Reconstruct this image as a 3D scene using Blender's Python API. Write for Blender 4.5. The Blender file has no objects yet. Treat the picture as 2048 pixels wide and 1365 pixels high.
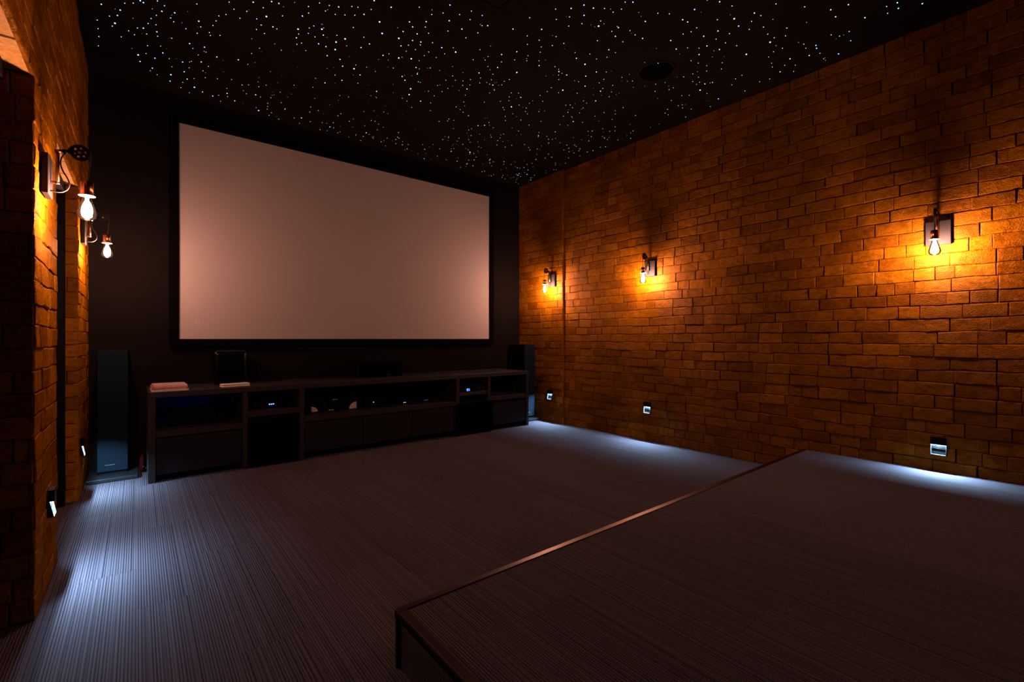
import bpy, bmesh, math, random
from mathutils import Vector, Matrix, noise as mnoise

SC = bpy.context.scene
COL = SC.collection
R = math.radians

# ---------------------------------------------------------------- camera, world, exposure
cam_d = bpy.data.cameras.new('camera')
cam = bpy.data.objects.new('camera', cam_d)
COL.objects.link(cam)
SC.camera = cam
cam.location = (0.0, 0.0, 1.10)
cam.rotation_euler = (R(90), 0, -math.atan(749 / 926))
cam_d.sensor_fit = 'HORIZONTAL'
cam_d.sensor_width = 36.0
cam_d.lens = 926 / 2048 * 36
cam_d.shift_y = -4.5 / 2048
cam_d.clip_start = 0.02
cam_d.clip_end = 60

world = bpy.data.worlds.new('dark_room')
SC.world = world
world.use_nodes = True
world.node_tree.nodes['Background'].inputs[0].default_value = (0, 0, 0, 1)
world.node_tree.nodes['Background'].inputs[1].default_value = 0.0

SC.view_settings.view_transform = 'Standard'
SC.view_settings.look = 'None'
SC.view_settings.gamma = 1.0
SC.view_settings.exposure = 0.0
SC.view_settings.use_curve_mapping = False
SC.cycles.max_bounces = 8
SC.cycles.diffuse_bounces = 4
SC.cycles.glossy_bounces = 4
SC.cycles.transparent_max_bounces = 12
SC.cycles.caustics_reflective = False
SC.cycles.caustics_refractive = False
SC.cycles.sample_clamp_indirect = 3.0
SC.cycles.use_light_tree = True

FILAMENT = (1.0, 0.485, 0.36)      # bulb colour
FILAMENT_POWER = 2550.0
LED = (0.40, 0.71, 1.0)           # step light colour
LED_POWER = 32500.0
STAR_POWER = 4.2

# ---------------------------------------------------------------- room numbers (metres)
XL, XR, XR2 = -0.31, 4.27, 4.245  # left wall, right wall, thicker far piece of the right wall
YF, YB = 5.09, -2.2               # screen wall, rear wall
YS = 4.2145                       # where the far piece of the right wall begins
H = 3.28
PZ, PX, PY = 0.19, 0.675, 1.455   # platform height, left edge, front edge
COURSE = 0.0885

# ---------------------------------------------------------------- materials
def new_mat(name):
    m = bpy.data.materials.new(name); m.use_nodes = True
    return m, m.node_tree.nodes, m.node_tree.links, m.node_tree.nodes['Principled BSDF']

def simple(name, col, rough=0.5, metal=0.0, spec=0.5, bump=0.0, bscale=200.0, var=0.0):
    m, N, L, b = new_mat(name)
    b.inputs['Base Color'].default_value = (*col, 1)
    b.inputs['Roughness'].default_value = rough
    b.inputs['Metallic'].default_value = metal
    b.inputs['Specular IOR Level'].default_value = spec
    if bump or var:
        tc = N.new('ShaderNodeTexCoord'); n = N.new('ShaderNodeTexNoise')
        n.inputs['Scale'].default_value = bscale; n.inputs['Detail'].default_value = 3
        L.new(tc.outputs['Object'], n.inputs['Vector'])
        if bump:
            bp = N.new('ShaderNodeBump'); bp.inputs['Strength'].default_value = bump
            bp.inputs['Distance'].default_value = 0.002
            L.new(n.outputs['Fac'], bp.inputs['Height']); L.new(bp.outputs['Normal'], b.inputs['Normal'])
        if var:
            r = N.new('ShaderNodeValToRGB')
            r.color_ramp.elements[0].position = 0.3; r.color_ramp.elements[1].position = 0.7
            r.color_ramp.elements[0].color = (*[c * (1 - var) for c in col], 1)
            r.color_ramp.elements[1].color = (*[min(1, c * (1 + var)) for c in col], 1)
            L.new(n.outputs['Fac'], r.inputs[0]); L.new(r.outputs[0], b.inputs['Base Color'])
    return m

def emit(name, col, power, sample=True):
    m = bpy.data.materials.new(name); m.use_nodes = True
    N, L = m.node_tree.nodes, m.node_tree.links
    N.clear()
    e = N.new('ShaderNodeEmission'); o = N.new('ShaderNodeOutputMaterial')
    e.inputs[0].default_value = (*col, 1); e.inputs[1].default_value = power
    L.new(e.outputs[0], o.inputs[0])
    m.cycles.emission_sampling = 'AUTO' if sample else 'NONE'
    return m

def math_node(N, L, op, a, b=None):
    n = N.new('ShaderNodeMath'); n.operation = op
    for i, v in enumerate((a, b)):
        if v is None: continue
        if isinstance(v, (int, float)): n.inputs[i].default_value = v
        else: L.new(v, n.inputs[i])
    return n.outputs[0]

def brick_material(name, stretch):
    """varnished clay brick: a tone per brick, dark stains, pits and drips in the coat"""
    m, N, L, b = new_mat(name)
    g = N.new('ShaderNodeNewGeometry'); tc = N.new('ShaderNodeTexCoord')
    r = N.new('ShaderNodeValToRGB'); e = r.color_ramp.elements
    e[0].position = 0.0; e[0].color = (0.130, 0.041, 0.0012, 1)
    e[1].position = 1.0; e[1].color = (0.218, 0.079, 0.0018, 1)
    k = e.new(0.45); k.color = (0.178, 0.060, 0.0015, 1)
    L.new(g.outputs['Random Per Island'], r.inputs[0])
    mp = N.new('ShaderNodeMapping'); mp.inputs['Scale'].default_value = stretch
    L.new(tc.outputs['Object'], mp.inputs['Vector'])
    n1 = N.new('ShaderNodeTexNoise'); n1.inputs['Scale'].default_value = 1.6; n1.inputs['Detail'].default_value = 6
    n1.inputs['Roughness'].default_value = 0.65
    L.new(tc.outputs['Object'], n1.inputs['Vector'])
    n2 = N.new('ShaderNodeTexNoise'); n2.inputs['Scale'].default_value = 14; n2.inputs['Detail'].default_value = 5
    n2.inputs['Roughness'].default_value = 0.7
    L.new(mp.outputs[0], n2.inputs['Vector'])
    s1 = N.new('ShaderNodeMapRange'); s1.inputs[1].default_value = 0.32; s1.inputs[2].default_value = 0.62
    s1.inputs[3].default_value = 0.5; s1.inputs[4].default_value = 1.0
    L.new(n1.outputs['Fac'], s1.inputs[0])
    s2 = N.new('ShaderNodeMapRange'); s2.inputs[1].default_value = 0.3; s2.inputs[2].default_value = 0.6
    s2.inputs[3].default_value = 0.5; s2.inputs[4].default_value = 1.1
    L.new(n2.outputs['Fac'], s2.inputs[0])
    f = math_node(N, L, 'MULTIPLY', s1.outputs[0], s2.outputs[0])
    mx = N.new('ShaderNodeVectorMath'); mx.operation = 'SCALE'
    L.new(r.outputs[0], mx.inputs[0]); L.new(f, mx.inputs['Scale'])
    L.new(mx.outputs[0], b.inputs['Base Color'])
    v = N.new('ShaderNodeTexVoronoi'); v.inputs['Scale'].default_value = 55
    L.new(mp.outputs[0], v.inputs['Vector'])
    pit = N.new('ShaderNodeMapRange'); pit.inputs[1].default_value = 0.0; pit.inputs[2].default_value = 0.28
    L.new(v.outputs['Distance'], pit.inputs[0])
    n3 = N.new('ShaderNodeTexNoise'); n3.inputs['Scale'].default_value = 70; n3.inputs['Detail'].default_value = 4
    L.new(mp.outputs[0], n3.inputs['Vector'])
    n4 = N.new('ShaderNodeTexNoise'); n4.inputs['Scale'].default_value = 12; n4.inputs['Detail'].default_value = 2
    L.new(tc.outputs['Object'], n4.inputs['Vector'])
    hgt = math_node(N, L, 'ADD', math_node(N, L, 'MULTIPLY', n3.outputs['Fac'], 0.8),
                    math_node(N, L, 'ADD', math_node(N, L, 'MULTIPLY', pit.outputs[0], 0.35),
                              math_node(N, L, 'MULTIPLY', n4.outputs['Fac'], 1.6)))
    bp = N.new('ShaderNodeBump'); bp.inputs['Strength'].default_value = 1.0; bp.inputs['Distance'].default_value = 0.006
    L.new(hgt, bp.inputs['Height']); L.new(bp.outputs['Normal'], b.inputs['Normal'])
    ro = N.new('ShaderNodeMapRange'); ro.inputs[3].default_value = 0.20; ro.inputs[4].default_value = 0.45
    L.new(n2.outputs['Fac'], ro.inputs[0]); L.new(ro.outputs[0], b.inputs['Roughness'])
    b.inputs['Specular IOR Level'].default_value = 0.0
    gl = N.new('ShaderNodeBsdfGlossy'); gl.inputs['Color'].default_value = (1.0, 0.72, 0.45, 1)   # thin amber varnish
    L.new(ro.outputs[0], gl.inputs['Roughness']); L.new(bp.outputs['Normal'], gl.inputs['Normal'])
    mixs = N.new('ShaderNodeMixShader'); mixs.inputs[0].default_value = 0.010
    L.new(b.outputs[0], mixs.inputs[1]); L.new(gl.outputs[0], mixs.inputs[2])
    L.new(mixs.outputs[0], N['Material Output'].inputs['Surface'])
    return m

def carpet_material():
    """loop pile in planks: ribs that run towards the screen, each rib its own grey"""
    m, N, L, b = new_mat('striped_carpet')
    tc = N.new('ShaderNodeTexCoord'); sp = N.new('ShaderNodeSeparateXYZ')
    L.new(tc.outputs['Object'], sp.inputs[0])
    x = math_node(N, L, 'ADD', sp.outputs[0], sp.outputs[2]); y = sp.outputs[1]
    col = math_node(N, L, 'FLOOR', math_node(N, L, 'DIVIDE', x, 0.25))
    w1 = N.new('ShaderNodeTexWhiteNoise'); w1.noise_dimensions = '1D'; L.new(col, w1.inputs['W'])
    y2 = math_node(N, L, 'ADD', y, w1.outputs['Value'])
    row = math_node(N, L, 'FLOOR', y2)
    w2 = N.new('ShaderNodeTexWhiteNoise'); w2.noise_dimensions = '2D'
    cv = N.new('ShaderNodeCombineXYZ'); L.new(col, cv.inputs[0]); L.new(row, cv.inputs[1])
    L.new(cv.outputs[0], w2.inputs['Vector'])
    wv = math_node(N, L, 'ADD', math_node(N, L, 'MULTIPLY', x, 165.0), math_node(N, L, 'MULTIPLY', w2.outputs['Value'], 333.0))
    n = N.new('ShaderNodeTexNoise'); n.noise_dimensions = '1D'; n.inputs['Scale'].default_value = 1.0
    n.inputs['Detail'].default_value = 2; n.inputs['Roughness'].default_value = 0.6
    L.new(wv, n.inputs['W'])
    rib = math_node(N, L, 'SINE', math_node(N, L, 'ADD', math_node(N, L, 'MULTIPLY', x, 2 * math.pi / 0.0094),
                                            math_node(N, L, 'MULTIPLY', n.outputs['Fac'], 5.0)))
    mp = N.new('ShaderNodeMapping'); mp.inputs['Scale'].default_value = (420, 190, 300)
    L.new(tc.outputs['Object'], mp.inputs[0])
    yarn = N.new('ShaderNodeTexNoise'); yarn.inputs['Scale'].default_value = 1.0; yarn.inputs['Detail'].default_value = 2
    L.new(mp.outputs[0], yarn.inputs['Vector'])
    f = math_node(N, L, 'ADD', math_node(N, L, 'MULTIPLY', n.outputs['Fac'], 0.6), math_node(N, L, 'MULTIPLY', math_node(N, L, 'SUBTRACT', yarn.outputs['Fac'], 0.5), 0.5))
    f = math_node(N, L, 'ADD', f, math_node(N, L, 'ADD', math_node(N, L, 'MULTIPLY', rib, 0.115), 0.2))
    f = math_node(N, L, 'ADD', f, math_node(N, L, 'MULTIPLY', math_node(N, L, 'SUBTRACT', w2.outputs['Value'], 0.5), 0.06))
    r = N.new('ShaderNodeValToRGB'); e = r.color_ramp.elements
    e[0].position = 0.36; e[0].color = (0.0062, 0.0048, 0.0070, 1)
    e[1].position = 0.66; e[1].color = (0.061, 0.048, 0.063, 1)
    L.new(f, r.inputs[0])
    fr = math_node(N, L, 'FRACT', y2)
    seam = math_node(N, L, 'LESS_THAN', fr, 0.004)
    sc = math_node(N, L, 'SUBTRACT', 1.0, math_node(N, L, 'MULTIPLY', seam, 0.3))
    mx = N.new('ShaderNodeVectorMath'); mx.operation = 'SCALE'
    L.new(r.outputs[0], mx.inputs[0]); L.new(sc, mx.inputs['Scale'])
    L.new(mx.outputs[0], b.inputs['Base Color'])
    b.inputs['Roughness'].default_value = 1.0
    b.inputs['Specular IOR Level'].default_value = 0.15
    bp = N.new('ShaderNodeBump'); bp.inputs['Strength'].default_value = 0.5; bp.inputs['Distance'].default_value = 0.003
    L.new(f, bp.inputs['Height']); L.new(bp.outputs['Normal'], b.inputs['Normal'])
    return m

def glass_material():
    m = bpy.data.materials.new('bulb_glass'); m.use_nodes = True
    N, L = m.node_tree.nodes, m.node_tree.links
    N.clear()
    t = N.new('ShaderNodeBsdfTransparent'); t.inputs[0].default_value = (0.97, 0.93, 0.86, 1)
    g = N.new('ShaderNodeBsdfGlossy'); g.inputs['Roughness'].default_value = 0.04
    lw = N.new('ShaderNodeLayerWeight'); lw.inputs[0].default_value = 0.25
    mx = N.new('ShaderNodeMixShader'); o = N.new('ShaderNodeOutputMaterial')
    L.new(lw.outputs['Fresnel'], mx.inputs[0]); L.new(t.outputs[0], mx.inputs[1]); L.new(g.outputs[0], mx.inputs[2])
    L.new(mx.outputs[0], o.inputs[0])
    return m

M = {
    'brick': brick_material('varnished_brick', (1.6, 1.6, 3.2)),
    'mortar': simple('dark_joint', (0.02, 0.006, 0.001), 0.9, spec=0.03, bump=0.4, bscale=120),
    'lintel': simple('sandstone_lintel', (0.36, 0.19, 0.05), 0.7, spec=0.1, bump=0.5, bscale=60, var=0.25),
    'carpet': carpet_material(),
    'black_paint': simple('matt_black_paint', (0.0034, 0.0024, 0.0021), 0.85, bump=0.15, bscale=300, spec=0.03),
    'ceiling': simple('black_ceiling_cloth', (0.0062, 0.0048, 0.004), 0.95, spec=0.03, bump=0.2, bscale=700),
    'rear': simple('rear_wall_brick_red', (0.08, 0.03, 0.001), 0.7, spec=0.1, bump=0.5, bscale=20, var=0.4),
    'screen': simple('screen_cloth', (0.215, 0.190, 0.186), 0.9, spec=0.08),
    'mark': simple('screen_mark', (0.262, 0.234, 0.228), 0.9, spec=0.08),
    'velvet': simple('black_velvet', (0.0012, 0.0010, 0.0010), 0.95, spec=0.01),
    'laminate': simple('charcoal_laminate', (0.014, 0.011, 0.0125), 0.5, spec=0.12, bump=0.12, bscale=160, var=0.12),
    'drawer': simple('slate_drawer_front', (0.0065, 0.0060, 0.0088), 0.6, spec=0.08, bump=0.1, bscale=260, var=0.1),
    'inside': simple('dark_cabinet_inside', (0.0022, 0.0022, 0.0028), 0.8, spec=0.03),
    'blackbox': simple('black_metal_case', (0.0014, 0.0013, 0.0014), 0.6, spec=0.05),
    'gloss': simple('piano_black', (0.0015, 0.0013, 0.0013), 0.2, spec=0.15),
    'grille': simple('speaker_cloth', (0.0046, 0.0082, 0.0126), 0.95, spec=0.01, bump=0.5, bscale=900, var=0.15),
    'subcloth': simple('subwoofer_cloth', (0.0008, 0.0007, 0.0007), 0.95, spec=0.01, bump=0.4, bscale=900),
    'badge': simple('grey_badge', (0.075, 0.078, 0.085), 0.5, spec=0.1),
    'silver': simple('silver_badge', (0.75, 0.78, 0.82), 0.35, metal=0.6),  # bright metal for the highlights drawn on the amplifier front
    'pale': simple('pale_perforated_plate', (0.30, 0.23, 0.21), 0.6, var=0.35, bscale=420),
    'plinth': simple('dark_speaker_plinth', (0.006, 0.0065, 0.008), 0.45, spec=0.12),
    'copper': simple('copper', (0.72, 0.32, 0.14), 0.22, metal=1.0),
    'iron': simple('black_iron', (0.0035, 0.003, 0.0027), 0.5, spec=0.15, bump=0.2, bscale=150),
    'plate': simple('grey_steel_plate', (0.0125, 0.0110, 0.0115), 0.6, spec=0.08, bump=0.08, bscale=500),
    'cable': simple('black_cable', (0.015, 0.014, 0.013), 0.5),
    'flange': simple('pale_lamp_ring', (0.80, 0.72, 0.62), 0.5),
    'glass': glass_material(),
    'filament': emit('glowing_filament', FILAMENT, FILAMENT_POWER),
    'housing': simple('black_step_light_case', (0.002, 0.002, 0.0025), 0.5, spec=0.06),
    'reflector': simple('grey_reflector', (0.0062, 0.0064, 0.0066), 0.8, spec=0.02),
    'frame_grey': simple('dim_grey_frame', (0.009, 0.009, 0.0095), 0.7, spec=0.05),
    'led': emit('white_led', LED, LED_POWER),
    'star': emit('star_light', (0.26, 0.55, 1.0), STAR_POWER, False),
    'star_dim': emit('faint_star_light', (0.55, 0.72, 1.0), STAR_POWER * 0.75, False),
    'blue': emit('blue_indicator', (0.05, 0.13, 1.0), 9.0),
    'blue_glow': emit('blue_rear_light', (0.02, 0.07, 1.0), 50.0),
    'white_dot': emit('white_indicator', (0.6, 0.75, 1.0), 1.6, False),
    'blue_dot': emit('dim_blue_indicator', (0.15, 0.25, 1.0), 0.5, False),
    'green': emit('green_indicator', (0.1, 1.0, 0.45), 0.8, False),
    'edge': simple('bronze_edge_strip', (0.050, 0.024, 0.014), 0.34, metal=1.0),
    'edge_dark': simple('black_edge_face', (0.002, 0.0016, 0.0016), 0.6, spec=0.08),
    'paper_pink': simple('pink_cover', (0.310, 0.200, 0.190), 0.5, var=0.25, bscale=30),
    'paper_red': simple('red_cover', (0.40, 0.10, 0.07), 0.45, var=0.5, bscale=40),
    'paper_white': simple('white_pages', (0.350, 0.330, 0.330), 0.6, var=0.2, bscale=60),
    'ivory': simple('ivory_plastic', (0.390, 0.330, 0.280), 0.4),
    'red_cloth': simple('dark_red_cloth', (0.016, 0.0012, 0.001), 0.9, spec=0.02, bump=0.4, bscale=90),
}

# ---------------------------------------------------------------- mesh helpers
class MB:
    """collects shapes into one mesh; build() links them as ONE object"""
    def __init__(self):
        self.bm = bmesh.new(); self.mi = 0
    def _tag(self, faces):
        for f in faces: f.material_index = self.mi
        return self
    def box(self, x0, x1, y0, y1, z0, z1, bevel=0.0, seg=1):
        r = bmesh.ops.create_cube(self.bm, size=1.0)
        vs = r['verts']
        for v in vs:
            v.co = Vector(((x0 + x1) / 2 + v.co.x * (x1 - x0), (y0 + y1) / 2 + v.co.y * (y1 - y0), (z0 + z1) / 2 + v.co.z * (z1 - z0)))
        fs = {f for v in vs for f in v.link_faces}
        for f in fs: f.material_index = self.mi
        if bevel > 0:
            es = list({e for v in vs for e in v.link_edges})
            q = bmesh.ops.bevel(self.bm, geom=es, offset=bevel, segments=seg, profile=0.5, affect='EDGES', clamp_overlap=True)
            for f in q['faces']: f.material_index = self.mi
        return self
    def face(self, pts):
        f = self.bm.faces.new([self.bm.verts.new(p) for p in pts])
        f.material_index = self.mi
        return self
    def tube(self, pts, r, n=10, smooth=True, cap=True):
        pts = [Vector(p) for p in pts]
        rings = []
        t0 = (pts[1] - pts[0]).normalized()
        up = Vector((0, 1, 0)) if abs(t0.y) < 0.8 else Vector((0, 0, 1))
        for i, p in enumerate(pts):
            t = (pts[min(i + 1, len(pts) - 1)] - pts[max(i - 1, 0)]).normalized()
            a = t.cross(up).normalized(); b = t.cross(a).normalized()
            rr = r[i] if isinstance(r, (list, tuple)) else r
            rings.append([self.bm.verts.new(p + (a * math.cos(k * 2 * math.pi / n) + b * math.sin(k * 2 * math.pi / n)) * rr) for k in range(n)])
        for A, B in zip(rings, rings[1:]):
            for k in range(n):
                f = self.bm.faces.new((A[k], A[(k + 1) % n], B[(k + 1) % n], B[k])); f.smooth = smooth; f.material_index = self.mi
        if cap:
            for g in (rings[0], rings[-1]):
                f = self.bm.faces.new(g); f.material_index = self.mi
        return self
    def lathe(self, prof, c=(0, 0, 0), n=24, smooth=True):
        """prof: (radius, z) pairs about a vertical axis through c"""
        c = Vector(c); rings = []
        for r_, z_ in prof:
            if r_ < 1e-6: rings.append([self.bm.verts.new(c + Vector((0, 0, z_)))])
            else: rings.append([self.bm.verts.new(c + Vector((r_ * math.cos(2 * math.pi * k / n), r_ * math.sin(2 * math.pi * k / n), z_))) for k in range(n)])
        for A, B in zip(rings, rings[1:]):
            for k in range(n):
                k2 = (k + 1) % n
                if len(A) == 1 and len(B) == 1: continue
                if len(A) == 1: q = (A[0], B[k2], B[k])
                elif len(B) == 1: q = (A[k], A[k2], B[0])
                else: q = (A[k], A[k2], B[k2], B[k])
                f = self.bm.faces.new(q); f.smooth = smooth; f.material_index = self.mi
        return self
    def ball(self, c, r, sub=1, scale=(1, 1, 1)):
        q = bmesh.ops.create_icosphere(self.bm, subdivisions=sub, radius=r)
        for v in q['verts']:
            v.co = Vector((c[0] + v.co.x * scale[0], c[1] + v.co.y * scale[1], c[2] + v.co.z * scale[2]))
            for f in v.link_faces: f.smooth = True; f.material_index = self.mi
        return self
    def extrude_outline(self, loops, thick, to3d):
        """flat outline with holes, given thickness; to3d(u, v, n) -> point"""
        b2 = bmesh.new(); edges = []
        for lp in loops:
            vs = [b2.verts.new((u, v, 0)) for u, v in lp]
            edges += [b2.edges.new((vs[i], vs[(i + 1) % len(vs)])) for i in range(len(vs))]
        bmesh.ops.triangle_fill(b2, edges=edges, use_beauty=True, use_dissolve=False)
        q = bmesh.ops.extrude_face_region(b2, geom=b2.faces[:])
        for g in q['geom']:
            if isinstance(g, bmesh.types.BMVert): g.co.z = thick
        mp = {v: self.bm.verts.new(to3d(v.co.x, v.co.y, v.co.z)) for v in b2.verts}
        for f in b2.faces:
            nf = self.bm.faces.new([mp[v] for v in f.verts]); nf.material_index = self.mi
        b2.free()
        return self
    def build(self, name, mats, parent=None, fix=True):
        if fix: bmesh.ops.recalc_face_normals(self.bm, faces=self.bm.faces[:])
        off = Vector(parent_world(parent)) if parent else Vector((0, 0, 0))
        if off.length > 0: bmesh.ops.translate(self.bm, verts=self.bm.verts[:], vec=-off)
        me = bpy.data.meshes.new(name); self.bm.to_mesh(me); self.bm.free()
        for m in (mats if isinstance(mats, (list, tuple)) else [mats]): me.materials.append(m)
        o = bpy.data.objects.new(name, me); COL.objects.link(o)
        if parent: o.parent = parent
        return o

def parent_world(p):
    v = Vector((0, 0, 0))
    while p is not None:
        v += p.location; p = p.parent
    return v

def tag(o, label=None, cat=None, group=None, kind=None):
    if label: o['label'] = label
    if cat: o['category'] = cat
    if group: o['group'] = group
    if kind: o['kind'] = kind
    return o

def thing(name, label, cat, loc=(0, 0, 0), rz=0.0, group=None):
    o = bpy.data.objects.new(name, None); COL.objects.link(o)
    o.empty_display_size = 0.1
    o.location = loc; o.rotation_euler = (0, 0, rz)
    return tag(o, label, cat, group)

def structure(o):
    o['kind'] = 'structure'
    return o

def copy_tree(o, parent=None):
    c = o.copy(); COL.objects.link(c)
    if parent is not None: c.parent = parent
    for ch in [k for k in bpy.data.objects if k.parent == o]:
        copy_tree(ch, c)
    return c

# ---------------------------------------------------------------- brickwork
def bricks(mb, P, u0, u1, v0, v1, seed, holes=(), L=0.205, relief=0.0022):
    """courses of hand-made bricks on the plane P(u, v, n); every brick its own closed face with worn edges"""
    rnd = random.Random(seed)
    def wob(k, u):
        return 0.009 * mnoise.noise(Vector((u * 1.7, k * 3.1, seed))) + 0.006 * mnoise.noise(Vector((u * 7.0, k * 5.3, seed + 9)))
    nrow = int(math.ceil(v1 / COURSE))
    for k in range(int(math.floor(v0 / COURSE)), nrow):
        za, zb = k * COURSE, (k + 1) * COURSE
        spans = [(u0, u1)]
        for h0, h1, hv0, hv1 in holes:
            if zb > hv0 + 0.03 and za < hv1 - 0.03:
                ns = []
                for a, b in spans:
                    if h1 <= a or h0 >= b: ns.append((a, b)); continue
                    if h0 > a: ns.append((a, h0))
                    if h1 < b: ns.append((h1, b))
                spans = ns
        za, zb = max(za, v0), min(zb, v1)
        if zb - za < 0.012: continue
        for a, b in spans:
            cuts = [a]
            u = a - rnd.random() * L * 0.9 if (b - a) > 0.3 else a - (k % 2) * 0.5 * min(L, b - a)
            while True:
                u += L * (rnd.choice((1, 1, 1, 1, 0.55)) + rnd.uniform(-0.09, 0.09)) if (b - a) > 0.3 else (L if b - a > 0.16 else (b - a)) 
                if u > b - 0.045: break
                if u - cuts[-1] > 0.05: cuts.append(u)
            cuts.append(b)
            for ua, ub in zip(cuts, cuts[1:]):
                g = 0.0009 + rnd.random() * 0.0011
                dep = rnd.uniform(-relief, relief); tu = rnd.uniform(-0.002, 0.002); tv = rnd.uniform(-0.003, 0.003)
                ch = 0.0022 + rnd.random() * 0.003; cd = 0.0018 + rnd.random() * 0.002
                n = max(2, int((ub - ua) / 0.045))
                lean = rnd.uniform(-0.003, 0.003)
                colsv = []
                for i in range(n + 3):
                    if i == 0: uu, edge = ua + g, True
                    elif i == n + 2: uu, edge = ub - g, True
                    else: uu, edge = ua + g + ch + (ub - ua - 2 * g - 2 * ch) * (i - 1) / n, False
                    lo = (za + (wob(k, uu) if za > v0 else 0)) + g
                    hi = (zb + (wob(k + 1, uu) if zb < v1 else 0)) - g
                    fu = (uu - (ua + ub) / 2) / (ub - ua)
                    jit = rnd.uniform(-0.0012, 0.0012)
                    nl, nh = dep + tu * fu - tv / 2 + jit, dep + tu * fu + tv / 2 + jit
                    rg = rnd.uniform(0, 0.0016) if rnd.random() < 0.82 else rnd.uniform(0.003, 0.008)
                    if edge:
                        zz = (lo, lo + ch, (lo + hi) / 2, hi - ch, hi); nn = (nl - cd * 1.6, nl - cd, dep - cd, nh - cd, nh - cd * 1.6)
                    else:
                        zz = (lo, lo + ch + rg, (lo + hi) / 2, hi - ch - rg, hi); nn = (nl - cd, nl, dep + tu * fu + jit * 0.7, nh, nh - cd)
                    un = uu + (lean if edge else 0)
                    un = min(max(un, u0), u1)
                    colsv.append([mb.bm.verts.new(P(un, min(max(z_, v0), v1), n_)) for z_, n_ in zip(zz, nn)])
                    if edge or True:
                        back = -0.016
                        colsv[-1].insert(0, mb.bm.verts.new(P(un, zz[0], back)))
                        colsv[-1].append(mb.bm.verts.new(P(un, zz[-1], back)))
                for A, B in zip(colsv, colsv[1:]):
                    for i in range(6):
                        f = mb.bm.faces.new((A[i], B[i], B[i + 1], A[i + 1])); f.material_index = 0
                for E_ in (colsv[0], colsv[-1]):
                    f = mb.bm.faces.new(E_); f.material_index = 0
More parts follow.
